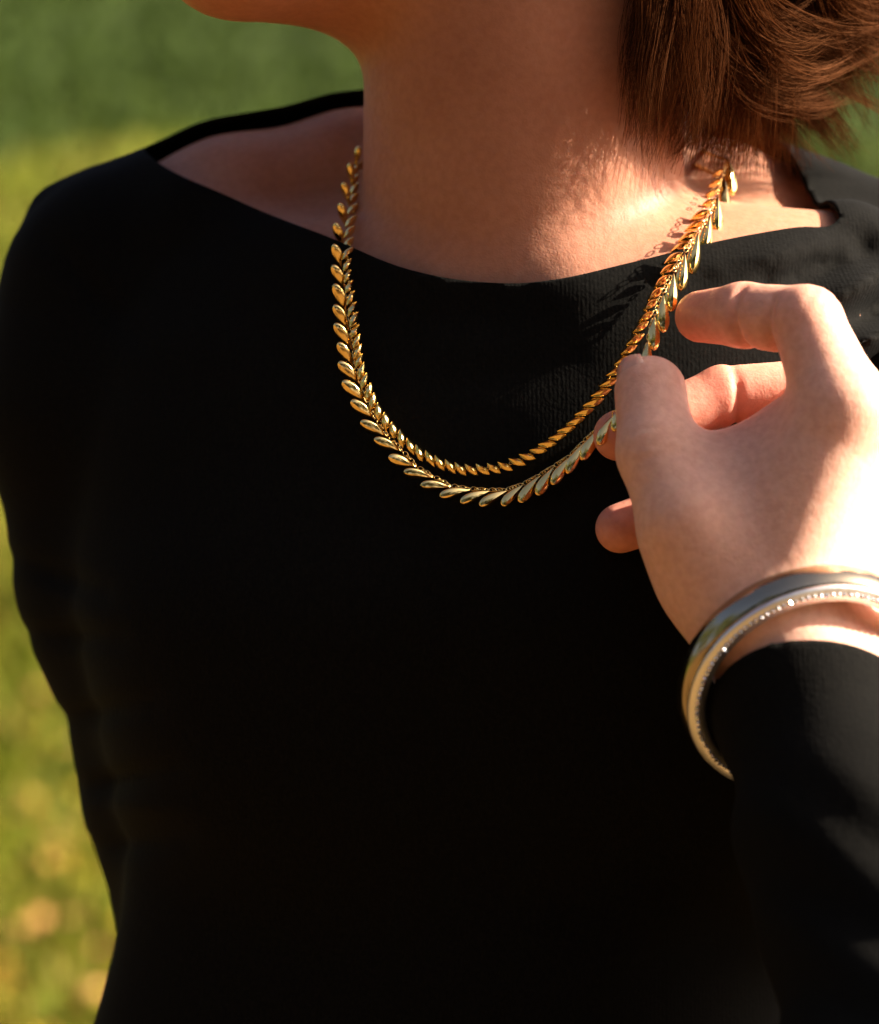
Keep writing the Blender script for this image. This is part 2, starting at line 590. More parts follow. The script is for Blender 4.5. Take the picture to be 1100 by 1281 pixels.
# head, turned to the left of the picture
FW = np.array([-.86, -.50, -.04]); FW /= np.linalg.norm(FW)
UP = np.array([-.03, -.02, 1.0]); UP -= FW * (UP @ FW); UP /= np.linalg.norm(UP)
SD = np.cross(UP, FW)                       # towards the back-left ... lateral axis
HC = V(640, -330, .030)
RH = np.stack([FW, SD, UP])
B.ellip(HC + FW * -.012 + UP * .02, (.094, .074, .090), RH, .03)
B.ellip(HC + FW * .040 + UP * -.030, (.056, .058, .075), RH, .03)
CH = V(302, -84, -.045)
for s in (1, -1):
    ang = HC + FW * .000 + UP * -.066 + SD * (.050 * s)
    B.cone(ang, CH + SD * (.012 * s), .019, .0205, .03)
    B.cone(ang, HC + SD * (.06 * s), .018, .02, .03)
    B.ellip(HC + FW * -.008 + SD * (.077 * s) + UP * -.008, (.017, .007, .030), RH, .006)
    B.ellip(HC + FW * .076 + SD * (.030 * s) + UP * .012, (.013, .015, .011), RH, .008)
B.cone(CH, V(540, -70, -.000), .020, .028, .022)            # floor of the chin
B.cone(CH + UP * .045 + FW * .004, HC + FW * .075 + UP * -.03, .02, .024, .02)
NB = HC + FW * .088
B.cone(NB + UP * .02, NB + FW * .018 + UP * -.022, .008, .0105, .012)
for u, r in ((-.040, .0065), (-.050, .0075)):
    B.cone(NB + UP * u + SD * .016 + FW * .001, NB + UP * u - SD * .016 + FW * .001, r * .7, r * .7, .006)

# arm on the left, its hand behind the back
arm_chain(B, ARM_L, .02)
W2 = V(520, 1185, .165)
B.cone(ARM_L[-1][0], W2, .034, .024, .02)
HD = np.array([.9, -.05, -.28]); HD /= np.linalg.norm(HD)
HU = np.array([.28, 0, .9]); HU /= np.linalg.norm(HU)
for j in range(4):
    m0 = W2 + HD * .01 + HU * (.012 - .008 * j); m1 = W2 + HD * (.085 - .004 * j) + HU * (.03 - .019 * j)
    B.cone(m0, m1, .013, .011, .012)
    fl = (.062, .07, .064, .05)[j]
    t1 = m1 + HD * (fl * .55) + np.array([0, .012, 0]); t2 = t1 + HD * (fl * .42) + np.array([0, .014, 0])
    B.cone(m1, t1, .0095, .0085, .004); B.cone(t1, t2, .0085, .0072, .003)
tb = W2 + HD * .03 + HU * .03
B.cone(W2 + HD * .012, tb, .014, .012, .012); B.cone(tb, tb + HD * .05 + HU * .018, .0105, .009, .006)

# arm on the right, raised to the necklace
arm_chain(B, [(TRAP_R[-1][0], .040), (SH * .5 + EL * .5, .042), (EL, .039)], .02)
for (a, ra, _), (b, rb, _) in zip(FORE[:-1], FORE[1:]):
    B.cone(a, b, ra, rb, .015)

# the hand
M_IN, M_MI, M_RI, M_PI = V(1056, 517, -.124), V(1112, 556, -.104), V(1120, 640, -.090), V(1100, 715, -.080)
WH = V(990, 800, -.120)
B.cone(WR, WH, .0235, .021, .012)
HANDK = .011
for base, mcp, r0, r1 in ((V(962, 768, -.127), M_IN, .0160, .0142), (V(1000, 775, -.112), M_MI, .016, .0135),
                          (V(1010, 790, -.100), M_RI, .0155, .012), (V(1010, 800, -.095), M_PI, .015, .011)):
    B.cone(base, mcp, r0, r1, HANDK)
INDEX = [(M_IN, .0140), (V(1010, 402, -.112), .0108), (V(930, 394, -.096), .0099), (V(877, 396, -.084), .0082)]
MIDDLE = [(M_MI, .0135), (V(1012, 488, -.074), .0098), (V(905, 495, -.076), .0094), (V(774, 545, -.0845), .0080)]
RING = [(M_RI, .0125), (V(1000, 600, -.068), .0098), (V(880, 625, -.082), .0092), (V(776, 661, -.0880), .0078)]
PINKY = [(M_PI, .011), (V(1000, 690, -.064), .0085), (V(920, 700, -.078), .008), (V(850, 715, -.085), .007)]
THUMB = [(V(945, 770, -.120), .0185), (V(858, 655, -.120), .0140), (V(822, 566, -.111), .0118), (V(814, 490, -.099), .0112)]
for ch in (MIDDLE, RING, PINKY, INDEX):
    for i, ((a, ra), (b, rb)) in enumerate(zip(ch[:-1], ch[1:])):
        B.cone(a, b, ra, rb, .006 if i == 0 else .0025)
for i, ((a, ra), (b, rb)) in enumerate(zip(THUMB[:-1], THUMB[1:])):
    B.cone(a, b, ra, rb, .010 if i == 0 else .004)
# thenar and the web between thumb and index finger
B.cone(V(900, 660, -.116), V(1000, 580, -.112), .0125, .012, .016)
B.cone(V(895, 588, -.108), V(980, 545, -.104), .0085, .009, .014)
B.cone(V(900, 720, -.112), V(1000, 690, -.100), .017, .018, .016)


def groove(c, n, width, depth, rad):
    c = np.asarray(c)
    n = np.asarray(n, float) / np.linalg.norm(n)
    sl = B.box(c - rad, c + rad)
    X, Y, Z = B.coords(sl)
    X = X - c[0]; Y = Y - c[1]; Z = Z - c[2]
    t = X * n[0] + Y * n[1] + Z * n[2]
    r2 = X * X + Y * Y + Z * Z
    B.D[sl] += depth * np.exp(-(t / width) ** 2) * np.clip(1.3 - r2 / rad ** 2, 0, 1)


groove(V(921, 405, -.105), INDEX[3][0] - INDEX[2][0], .0013, .0018, .013)
groove(V(966, 425, -.112), INDEX[2][0] - INDEX[1][0], .0014, .0020, .013)
groove(V(919, 500, -.078), MIDDLE[2][0] - MIDDLE[1][0], .0013, .0013, .012)

for k_ in range(4):
    groove(THUMB[2][0] + (THUMB[3][0] - THUMB[2][0]) * (.12 * (k_ - 1.2)) + np.array([0, -.009, 0]), THUMB[3][0] - THUMB[2][0] + np.array([.004 * (k_ % 2), 0, 0]), .0009, .00045, .008)
for k_ in range(3):
    groove(INDEX[1][0] + np.array([.004, -.006, .006]) + np.array([.0032, 0, -.0018]) * (k_ - 1), np.array([1, 0, -.6]), .0009, .0004, .008)

bv, bq = surface_nets(B)
bv = taubin(bv, bq, 5)
del B
body_me = mesh_from('person', bv, bq)
person = link('person', body_me)
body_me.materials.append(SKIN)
tag(person, 'person with short brown hair in a black wide-necked top, fingers raised to the necklace', 'person')
# redness of fingertips and knuckles (a property of the skin itself)
bl = np.zeros(len(bv))
for p, r, a in ((INDEX[3][0], .026, .8), (INDEX[2][0], .024, .5), (INDEX[1][0], .022, .45), (MIDDLE[2][0], .035, .75), (MIDDLE[3][0], .025, .8),
                (RING[3][0], .025, .8), (THUMB[3][0], .016, .35), (M_IN, .02, .25), (CH, .05, .3)):
    bl = np.maximum(bl, a * np.exp(-((bv - p) ** 2).sum(1) / (2 * (r * .6) ** 2)))
at = body_me.attributes.new('blush', 'FLOAT', 'POINT')
at.data.foreach_set('value', bl.astype(np.float32))
at = body_me.attributes.new('hand_light', 'FLOAT', 'POINT')  # mask of the hand, where extra light is put into the skin colour
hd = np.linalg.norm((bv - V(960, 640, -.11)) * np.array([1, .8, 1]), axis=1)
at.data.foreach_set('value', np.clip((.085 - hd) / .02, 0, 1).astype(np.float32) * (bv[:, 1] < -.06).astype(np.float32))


def nail(tip, direction, up, w, l):
    d = Vector(direction).normalized(); u = Vector(up); u = (u - d * u.dot(d)).normalized(); s = d.cross(u)
    vv, ff = [], []
    nu, nv_ = 7, 7
    for i in range(nu):
        for j in range(nv_):
            a = -1 + 2 * i / (nu - 1); b = -1 + 2 * j / (nv_ - 1)
            rr = max(abs(a), abs(b)) / max(1e-6, math.hypot(a, b)) if (a or b) else 1
            q = 0.45 + 0.55 * rr
            ax_, bx = a * q, b * q
            h = -0.35 * w * ax_ * ax_ - 0.10 * l * bx * bx
            vv.append(Vector(tip) + s * (w * ax_) + d * (l * bx) + u * h)
    for i in range(nu - 1):
        for j in range(nv_ - 1):
            k = i * nv_ + j
            ff.append((k, k + nv_, k + nv_ + 1, k + 1))
    me = bpy.data.meshes.new('fingernail'); me.from_pydata(vv, [], ff)
    me.polygons.foreach_set('use_smooth', [True] * len(ff))
    o = link('fingernail', me, person)
    sm = o.modifiers.new('solid', 'SOLIDIFY'); sm.thickness = .0006; sm.offset = 0
    me.materials.append(NAIL)
    return o


NAIL, nN, nL, nP = new_mat('fingernail')
nn = noise(nN, nL, 300, 2)
nc = ramp(nN, nL, nn.outputs[0], [(0.3, (0.60, 0.30, 0.22)), (0.7, (0.68, 0.37, 0.28))])
nL.new(nc.outputs[0], nP.inputs['Base Color'])
nP.inputs['Roughness'].default_value = 0.3
nP.inputs['Subsurface Weight'].default_value = 0.2
nP.inputs['Subsurface Scale'].default_value = 0.003
for ch, up, w, l in ((THUMB, (-.62, -.32, .5), .0060, .0068),):
    d = ch[3][0] - ch[2][0]; d /= np.linalg.norm(d)
    u = np.array(up, float); u -= d * (u @ d); u /= np.linalg.norm(u)
    if ch is not INDEX:
        nail(ch[3][0] + d * .0020 + u * (ch[3][1] - .0009), d, u, w, l)

# ------------------------------------------------------------------ the black top
S = Field(axis(-.27, .25, .0024), axis(-.15, .25, .0024), axis(ZC - .275, ZC + .16, .0024))
trunk(S, .0048, .016, .0042)
arm_chain(S, ARM_L, .02, .0048)
S.cone(ARM_L[-1][0], W2, .034, .024, .02, .005)
arm_chain(S, [(TRAP_R[-1][0], .040), (TRAP_R[-1][0] * .6 + EL * .4, .050)], .02, .006)
S.cone(V(190, 243, .060), V(72, 264, .060), .0135, .0085, .008)

# folds: ridges and valleys along lines seen from the front
X, Y, Z = S.coords((slice(None), slice(None), slice(None)))
PXX = X / (K * (1 + Y)) + 550; PYY = 640.5 - (Z - ZC) / (K * (1 + Y))
FOLDS = [
    (1000, 345, 1130, 350, 46, -.0055), (1040, 420, 1140, 430, 40, -.0045),  # (x0,y0,x1,y1, width px, depth m, plus = valley)
    (1046, 286, 1150, 332, 15, .0008), (1065, 268, 1160, 312, 18, -.0022),
    (965, 360, 1080, 318, 18, .0085), (1020, 388, 1130, 328, 13, -.0050),
    (1045, 412, 1140, 362, 16, .0090), (1056, 440, 1150, 396, 9, -.0045), (1066, 470, 1150, 432, 16, .0080),
    (470, 392, 680, 402, 26, .0012), (690, 372, 830, 352, 20, -.0010), (900, 338, 1020, 300, 12, -.0028),
    (560, 480, 720, 452, 22, .0010), (300, 400, 450, 470, 30, .0012),
    (20, 700, 130, 740, 14, .0022), (25, 790, 150, 800, 12, .0020), (70, 900, 190, 880, 14, .0022), (95, 985, 220, 960, 12, .0024), (100, 1060, 230, 1050, 14, .0020),
    (60, 300, 170, 420, 16, .0016), (120, 1010, 240, 1010, 12, -.0016),
    (860, 1010, 700, 1130, 40, .0016), (900, 1100, 760, 1200, 40, -.0012),
]
FS = np.zeros_like(S.D)
for x0, y0, x1, y1, w, dpt in FOLDS:
    dx, dy = x1 - x0, y1 - y0
    L2 = dx * dx + dy * dy
    t = np.clip(((PXX - x0) * dx + (PYY - y0) * dy) / L2, 0, 1)
    dd = (PXX - x0 - t * dx) ** 2 + (PYY - y0 - t * dy) ** 2
    FS += (dpt * np.exp(-dd / (w * w)) * (0.35 + 0.65 * np.sin(np.pi * np.clip(t, .12, .88))) * (Y < .075)).astype(np.float32)
S.D += np.clip(FS, -.012, .0034)
del PXX, PYY, FS
sv, sq = surface_nets(S)
sv = taubin(sv, sq, 6)
del S
st = np.concatenate([sq[:, [0, 1, 2]], sq[:, [0, 2, 3]]])
NL = np.array([V(150, 150, .06), V(187, 195, .052), V(300, 256, .024), V(420, 304, -.010), V(500, 336, -.036), V(600, 352, -.058), V(680, 352, -.060),
               V(800, 327, -.052), V(900, 304, -.038), V(1000, 287, -.022), V(1043, 279, -.012), V(1060, 220, .0)])
zf = smooth_interp(sv[:, 0], NL[:, 0], NL[:, 2])
zf = np.where((sv[:, 0] < NL[0, 0]) | (sv[:, 0] > NL[-1, 0]), 9.0, zf)
yb = np.interp(sv[:, 0], [V(187, 0, .05)[0], V(300, 0, .05)[0], V(450, 0, .05)[0], V(650, 0, .09)[0], V(900, 0, .05)[0], V(985, 0, .03)[0], V(1050, 0, .02)[0]],
               [.058, .056, .056, .085, .060, .050, .050])
R0, R1 = V(1046, 279, -.012), V(984, 186, .035)
xr = R0[0] + (sv[:, 2] - R0[2]) * (R1[0] - R0[0]) / (R1[2] - R0[2])
g_neck = np.minimum(np.minimum(yb - sv[:, 1], sv[:, 2] - zf), xr - sv[:, 0])
sv, st = clip_mesh(sv, st, g_neck)
# the raised sleeve, loose, with an unseen drape added to shade the trunk
A2 = Field(axis(.05, .32, .003), axis(-.34, .10, .003), axis(ZC - .30, ZC + .16, .003))
arm_chain(A2, [(TRAP_R[-1][0], .028), (TRAP_R[-1][0] * .5 + EL * .5, .042), (EL, .046)], .02, .006)
A2.cone(WR - AX * .035, WR, .0226, .0222, .01, .0038)
for (a, _, ra), (b, _, rb) in zip(FORE[:-1], FORE[1:]):
    A2.cone(a, b, ra, rb, .02, .0035)
A2.cone((.172, -.02, ZC + .02), (.175, -.015, ZC - .10), .045, .044, .03)  # added drape out of view, blocks the sun from the lower trunk
ax_, ay_, az_ = A2.coords((slice(None),) * 3)
A2.D += (.0010 * np.sin(210 * (ax_ * .35 + az_ * .8 + ay_ * .55) + 3 * np.sin(60 * ax_)) * np.clip((WR[2] - .012 - az_) / .03, 0, 1)).astype(np.float32)
av, aq = surface_nets(A2)
av = taubin(av, aq, 6)
at_ = np.concatenate([aq[:, [0, 1, 2]], aq[:, [0, 2, 3]]])
CUFF = WR + AX * .0125
CN = np.array([-.05, -.72, -.69]); CN /= np.linalg.norm(CN)
av, at_ = clip_mesh(av, at_, np.where(np.linalg.norm(av - WR, axis=1) < .085, -((av - CUFF) @ CN), -1.0))
d2 = (sv - W2) @ ((W2 - ARM_L[-1][0]) / np.linalg.norm(W2 - ARM_L[-1][0]))
sv, st = clip_mesh(sv, st, np.where(np.linalg.norm(sv - W2, axis=1) < .045, d2 + .004, -1.0))
sv, st = clip_mesh(sv, st, (ZC - .262) - sv[:, 2])


def smooth_rim(Vt, tris, it=60):
    E = np.sort(np.concatenate([tris[:, [0, 1]], tris[:, [1, 2]], tris[:, [2, 0]]]), 1)
    u, c = np.unique(E, axis=0, return_counts=True)
    e = u[c == 1]
    deg = np.bincount(e.ravel(), minlength=len(Vt))
    m = deg >= 2
    for _ in range(it):
        s_ = np.zeros_like(Vt)
        np.add.at(s_, e[:, 0], Vt[e[:, 1]]); np.add.at(s_, e[:, 1], Vt[e[:, 0]])
        Vt = Vt.copy(); Vt[m] = .5 * Vt[m] + .5 * s_[m] / deg[m][:, None]
    return Vt


sv = smooth_rim(sv, st); av = smooth_rim(av, at_)


def thicken(Vt, tris, t):
    """a second layer inside the cloth and a turned edge along its rims"""
    fn = np.cross(Vt[tris[:, 1]] - Vt[tris[:, 0]], Vt[tris[:, 2]] - Vt[tris[:, 0]])
    vn = np.zeros_like(Vt)
    for c in range(3): np.add.at(vn, tris[:, c], fn)
    E = np.concatenate([tris[:, [0, 1]], tris[:, [1, 2]], tris[:, [2, 0]]])
    for _ in range(3):                                   # even out the directions
        vn /= np.linalg.norm(vn, axis=1)[:, None] + 1e-12
        acc = vn.copy(); np.add.at(acc, E[:, 0], vn[E[:, 1]]); np.add.at(acc, E[:, 1], vn[E[:, 0]]); vn = acc
    vn /= np.linalg.norm(vn, axis=1)[:, None] + 1e-12
    n = len(Vt)
    key = np.sort(E, 1); _, inv, cnt = np.unique(key, axis=0, return_inverse=True, return_counts=True)
    rim = E[cnt[inv.ravel()] == 1]
    side = np.concatenate([np.stack([rim[:, 1], rim[:, 0], rim[:, 0] + n], 1), np.stack([rim[:, 1], rim[:, 0] + n, rim[:, 1] + n], 1)])
    return np.concatenate([Vt, Vt - vn * t]), np.concatenate([tris, tris[:, ::-1] + n, side])


sv, st = thicken(sv, st, .0016); av, at_ = thicken(av, at_, .0016)
shirt = link('black_top', mesh_from('black_top', np.concatenate([sv, av]), np.concatenate([st, at_ + len(sv)])), person)
shirt.data.materials.append(CLOTH)

# trousers and shoes below the frame
Tf = Field(axis(-.22, .2, .008), axis(-.15, .24, .008), axis(.0, 1.02, .008))
hipc = (590 - 550) * K
Tf.ellip((hipc, .05, .94), (.155, .105, .12), None, .03)
for s in (1, -1):
    Tf.cone((hipc + .08 * s, .05, .88), (hipc + .085 * s, .045, .50), .085, .062, .03)
    Tf.cone((hipc + .085 * s, .045, .50), (hipc + .09 * s, .06, .06), .062, .05, .02)
tv, tq = surface_nets(Tf)
tv = taubin(tv, tq, 3)
trous = link('trousers', mesh_from('trousers', tv, tq), person)
trous.data.materials.append(CLOTH)
for s in (1, -1):
    Sf = Field(axis(hipc + .09 * s - .07, hipc + .09 * s + .07, .006), axis(-.2, .16, .006), axis(-.01, .13, .006))
    Sf.cone((hipc + .09 * s, .07, .04), (hipc + .095 * s, -.11, .028), .042, .03, .02)
    Sf.cone((hipc + .09 * s, .06, .05), (hipc + .09 * s, .06, .10), .042, .04, .02)
    v_, q_ = surface_nets(Sf)
    sh = link('shoe', mesh_from('shoe', taubin(v_, q_, 2), q_), person)
    sh.data.materials.append(CLOTH)

# ------------------------------------------------------------------ necklaces
hand_box = (bv[:, 0] > .02) & (bv[:, 1] < -.0615) & (bv[:, 2] < ZC + .09) | (bv[:, 0] > .06) & (bv[:, 1] < -.055)
keep = ~hand_box[bq].any(1)
bvh_body = BVHTree.FromPolygons(bv.tolist(), bq[keep].tolist())
bvh_shirt = BVHTree.FromPolygons(sv.tolist(), st.tolist())
CAM = Vector((0, -1, ZC))


def front_y(px, py):
    """depth of skin or cloth behind a point of the picture, hand and sleeve left out"""
    d = (Vector(V(px, py, 0)) - CAM).normalized()
    best = None
    for bvh in (bvh_body, bvh_shirt):
        o = CAM.copy()
        for _ in range(3):
            h = bvh.ray_cast(o, d)
            if h[0] is None: break
            if bvh is bvh_shirt and h[0].y < -.085:
                o = h[0] + d * .002; continue
            if best is None or h[0].y < best[0]: best = (h[0].y, h[1])
            break
    return best if best else (.05, Vector((0, -1, 0)))


def leaf_mesh(name, L, W, H, blunt):
    """drop-shaped leaf along +X (tip at 0, round end at L), domed towards +Z with a soft ridge"""
    nt, ns = 14, 8
    vv, ff = [], []
    for i in range(nt + 1):
        t = 1 - (1 - i / nt) ** 1.5
        if blunt:
            t0 = .66
            w = W * (math.sin(math.pi / 2 * t / t0) ** 1.05 if t < t0 else math.sqrt(max(0, 1 - ((t - t0) / (1 - t0)) ** 2)))
        else:
            w = W * (math.sin(math.pi * t ** 1.08) ** .85 if 0 < t < 1 else 0.0)
        w = max(w, W * .06)
        for j in range(ns + 1):
            s = -1 + 2 * j / ns
            h = H * (.45 * (1 - abs(s) ** 2.4) + .55 * (1 - abs(s))) * (w / W) ** .7
            vv.append((L * t, s * w, h))
    row = ns + 1
    for i in range(nt):
        for j in range(ns):
            a = i * row + j
            ff.append((a, a + row, a + row + 1, a + 1))
    b = len(vv)
    for i in range(nt + 1):
        for j in (0, ns):
            x_, y_, z_ = vv[i * row + j]
            vv.append((x_, y_ * .92, -H * .3))
    for i in range(nt):
        a0, a1 = i * row, (i + 1) * row
        c0, c1 = b + 2 * i, b + 2 * (i + 1)
        ff.append((a0, c0, c1, a1))
        ff.append((a0 + ns, a1 + ns, c1 + 1, c0 + 1))
        ff.append((c0, c0 + 1, c1 + 1, c1))
    ff.append(tuple([0 * row + j for j in range(ns + 1)] + [b + 1, b]))
    ff.append(tuple([nt * row + j for j in range(ns, -1, -1)] + [b + 2 * nt, b + 2 * nt + 1]))
    me = bpy.data.meshes.new(name); me.from_pydata(vv, [], ff); me.update()
    me.polygons.foreach_set('use_smooth', [True] * len(ff))
    ridge = set(i * row + ns // 2 for i in range(nt + 1))
    sh_ = me.attributes.new('sharp_edge', 'BOOLEAN', 'EDGE')
    sh_.data.foreach_set('value', [(e.vertices[0] in ridge and e.vertices[1] in ridge) for e in me.edges])
    me.materials.append(GOLD)
    return me


def tube(name, pts, r, parent, mat, n=6):
    pts = [Vector(p) for p in pts]
    vv, ff = [], []
    for i, p in enumerate(pts):
        d = (pts[min(i + 1, len(pts) - 1)] - pts[max(i - 1, 0)]).normalized()
        u = d.cross(Vector((0.13, -1, .2))).normalized(); w = d.cross(u)
        for j in range(n):
            a = 2 * math.pi * j / n
            vv.append(p + (u * math.cos(a) + w * math.sin(a)) * r)
    for i in range(len(pts) - 1):
        for j in range(n):
            ff.append((i * n + j, i * n + (j + 1) % n, (i + 1) * n + (j + 1) % n, (i + 1) * n + j))
    me = bpy.data.meshes.new(name); me.from_pydata(vv, [], ff); me.update()
    me.polygons.foreach_set('use_smooth', [True] * len(ff))
    me.materials.append(mat)
    return link(name, me, parent)


# big drops: (round end x, y, pointed end x, y)
BIG = [(449, 184, 445, 203), (438, 205, 440, 228), (430, 229, 436, 252), (426, 255, 432, 279), (420, 280, 428, 305), (418, 307, 427, 332), (417, 333, 431, 358),
       (419, 357, 432, 386), (419, 383, 435, 410), (420, 406, 438, 433), (424, 430, 440, 455), (425, 454, 448, 478), (430, 478, 456, 501), (439, 501, 469, 524),
       (451, 527, 484, 546), (468, 549, 501, 564), (486, 571, 520, 584), (505, 590, 540, 597), (526, 607, 562, 609), (550, 621, 586, 613), (576, 629, 610, 615),
       (600, 633, 632, 615), (628, 633, 653, 608), (650, 629, 674, 597), (672, 620, 692, 586), (691, 607, 713, 573), (710, 593, 730, 556), (728, 576, 748, 539),
       (749, 557, 766, 523), (768, 540, 781, 505), (784, 520, 794, 484), (797, 498, 804, 460), (808, 470, 811, 430),
       (818, 438, 819, 399), (830, 416, 830, 372), (839, 390, 843, 346), (852, 364, 857, 321), (865, 343, 873, 296), (880, 318, 888, 273), (897, 291, 898, 249),
       (908, 268, 906, 225), (916, 245, 912, 202)]
# their depth where they are not simply lying on skin or cloth: index -> y
BIG_Y = {0: .010, 1: .002, 2: -.006, 3: -.013, 4: -.018, 5: -.025, 6: -.031, 7: -.037, 8: -.042, 9: -.047, 10: -.051,
         26: -.074, 27: -.083, 28: -.091, 29: -.0965, 30: -.0975, 31: -.0975, 32: -.096, 33: -.093, 34: -.088, 35: -.081, 36: -.069, 37: -.055, 38: -.040, 39: -.025, 40: -.011, 41: .001}


def zz(o, s, pts):
    return [tuple((v / s + o[i % 2]) for i, v in enumerate(p)) for p in pts]


# small leaves: (lower/outer end, upper/inner end)
SMALL = zz((400, 170), 5, [(200, 250, 240, 180), (195, 310, 240, 240), (190, 370, 240, 295), (172, 430, 240, 360), (168, 500, 238, 425), (158, 572, 230, 500),
                           (150, 640, 218, 565), (145, 708, 212, 635), (138, 780, 205, 700), (148, 850, 197, 770), (155, 920, 197, 840), (160, 990, 210, 905),
                           (170, 1062, 220, 970), (180, 1132, 230, 1040), (188, 1198, 240, 1105)])
SMALL += zz((400, 400), 5, [(195, 120, 245, 30), (210, 182, 255, 90), (217, 247, 262, 155), (225, 302, 268, 215), (245, 380, 278, 270), (262, 442, 297, 335),
                            (295, 512, 322, 398), (322, 572, 343, 460), (372, 638, 365, 525), (420, 697, 408, 580), (470, 752, 455, 640), (523, 802, 503, 690),
                            (592, 848, 550, 745), (647, 890, 605, 785), (720, 920, 665, 820), (784, 947, 725, 850), (853, 964, 788, 875), (920, 977, 850, 895),
                            (992, 972, 912, 905), (1064, 970, 980, 905), (1132, 962, 1050, 900)])
SMALL += zz((560, 380), 3.667, [(195, 782, 133, 738), (246, 777, 185, 735), (302, 766, 232, 728), (362, 740, 282, 712), (408, 712, 330, 692), (460, 674, 378, 672),
                                (503, 642, 418, 646), (548, 602, 465, 618), (590, 566, 505, 586), (632, 524, 547, 553), (674, 483, 585, 511), (719, 436, 625, 470),
                                (754, 393, 660, 424), (790, 342, 700, 380), (812, 293, 730, 330), (842, 240, 765, 282), (873, 190, 795, 233), (903, 138, 822, 190),
                                (923, 82, 850, 135)])
SMALL += zz((780, 170), 4.744, [(126, 1175, 22, 1242), (151, 1100, 55, 1172), (181, 1040, 90, 1107), (206, 965, 122, 1037), (240, 895, 148, 977), (276, 825, 185, 900),
                                (316, 760, 218, 822), (356, 692, 248, 758), (396, 635, 285, 690), (441, 570, 330, 630), (482, 505, 372, 562), (516, 440, 403, 500),
                                (547, 375, 462, 425), (567, 312, 485, 365), (590, 250, 510, 298), (602, 190, 530, 238)])


def lay_necklace(name, label, quads, ymap, lift, me, nominal, is_big):
    root = link(name, None)
    mid = V((quads[len(quads) // 2][0]), quads[len(quads) // 2][1], -.06)
    root.location = mid
    tag(root, label, 'necklace')
    ends = []
    rr = random.Random(3)
    proto = None
    for i, (hx, hy, tx, ty) in enumerate(quads):
        cx, cy = (hx + tx) / 2, (hy + ty) / 2
        y0, nrm = front_y(cx, cy)
        y = y0 - lift
        ym = ymap(i, cx, cy)
        if ym is not None: y = min(y, ym)
        dy = .0012 if is_big else .0008
        a = Vector(V(hx, hy, y - dy)); b = Vector(V(tx, ty, y + dy))
        b = b - (a - b) * (.24 if is_big and i < 13 else .10); a = a + (a - b) * (.05 if is_big and i < 13 else 0); X_ = (a - b); ln = X_.length; X_.normalize()
        nn_ = (Vector((0, -1, 0)) * .75 + Vector((nrm.x, nrm.y, nrm.z)) * .35)
        side = Vector((cx - 655, 0, 330 - cy)).normalized()
        nn_ += side * (.22 if is_big else -.25) + Vector((rr.gauss(0, .05), 0, rr.gauss(0, .05)))
        if is_big and 17 <= i < 34: nn_ += Vector((-.05, 0, -.22))      # the lower ones hang forward a little
        if is_big and i >= 34: nn_ += Vector((.20, 0, .02))             # those on the collarbone are turned outwards
        nn_ = (nn_ - X_ * nn_.dot(X_)).normalized()
        Y_ = nn_.cross(X_)
        sc = ln / nominal
        M = Matrix((( *(X_ * sc), 0), (*(Y_ * (.15 + .85 * sc)), 0), (*(nn_ * (.15 + .85 * sc)), 0), (0, 0, 0, 1))).transposed()
        M.translation = b
        if proto is None:
            o = link('leaf', me, root); proto = o
        else:
            o = proto.copy(); C.objects.link(o); o.parent = root
        o.matrix_parent_inverse = Matrix.Identity(4)
        o.matrix_local = Matrix.Translation(-root.location) @ M
        ends.append((a, b, nn_))
    # the links that join the leaves, behind them
    joints = [(b if is_big else (a * .35 + b * .65)) + n_ * -.0012 for a, b, n_ in ends]
    root_off = Vector(root.location)
    ring = ring_mesh()
    for i in range(len(joints) - 1):
        p, q = joints[i], joints[i + 1]
        for f in ((.2, .4, .6, .8) if is_big else (.25, .75)):
            o = link('link', ring, root)
            c = p.lerp(q, f)
            xd = (q - p).normalized(); zd = Vector((0, -1, .3)) if (int(f * 5) % 2) else Vector((.8, -.5, .3))
            zd = (zd - xd * zd.dot(xd)).normalized(); yd = zd.cross(xd)
            s_ = .0011 if is_big else .0008
            M = Matrix(((*(xd * s_), 0), (*(yd * s_ * .62), 0), (*(zd * s_), 0), (0, 0, 0, 1))).transposed()
            M.translation = c - root_off
            o.matrix_local = M
    # round the back of the neck
    p0, p1 = joints[0], joints[-1]
    arc = []
    for k in range(17):
        t = k / 16
        ang = math.pi * t
        m = p0.lerp(p1, t)
        arc.append(m + Vector((0, .085 * math.sin(ang) ** .8, .03 * math.sin(ang))) - root_off + Vector(((p0.x - p1.x) * .06 * math.sin(ang) * math.cos(ang), 0, 0)))
    tube('chain', arc, .0009, root, GOLD)
    return root


_ring = None
def ring_mesh():
    global _ring
    if _ring: return _ring
    vv, ff = [], []
    n, m = 10, 5
    for i in range(n):
        a = 2 * math.pi * i / n
        for j in range(m):
            b = 2 * math.pi * j / m
            r = 1 + .22 * math.cos(b)
            vv.append((r * math.cos(a), r * math.sin(a), .22 * math.sin(b)))
    for i in range(n):
        for j in range(m):
            ff.append((i * m + j, ((i + 1) % n) * m + j, ((i + 1) % n) * m + (j + 1) % m, i * m + (j + 1) % m))
    _ring = bpy.data.meshes.new('link'); _ring.from_pydata(vv, [], ff); _ring.update()
    _ring.polygons.foreach_set('use_smooth', [True] * len(ff))
    _ring.materials.append(GOLD)
    return _ring


BIG_ME = leaf_mesh('large_leaf', .0105, .00195, .0012, True)
SMALL_ME = leaf_mesh('small_leaf', .0072, .00150, .0015, False)
def small_y(i, cx, cy):
    n = len(SMALL)
    if i < 15:
        return .010 - i * .0042
    if cx > 770:
        return np.interp(cy, [205, 260, 310, 360, 400, 440, 480], [.004, -.020, -.042, -.058, -.066, -.069, -.066])
    return None


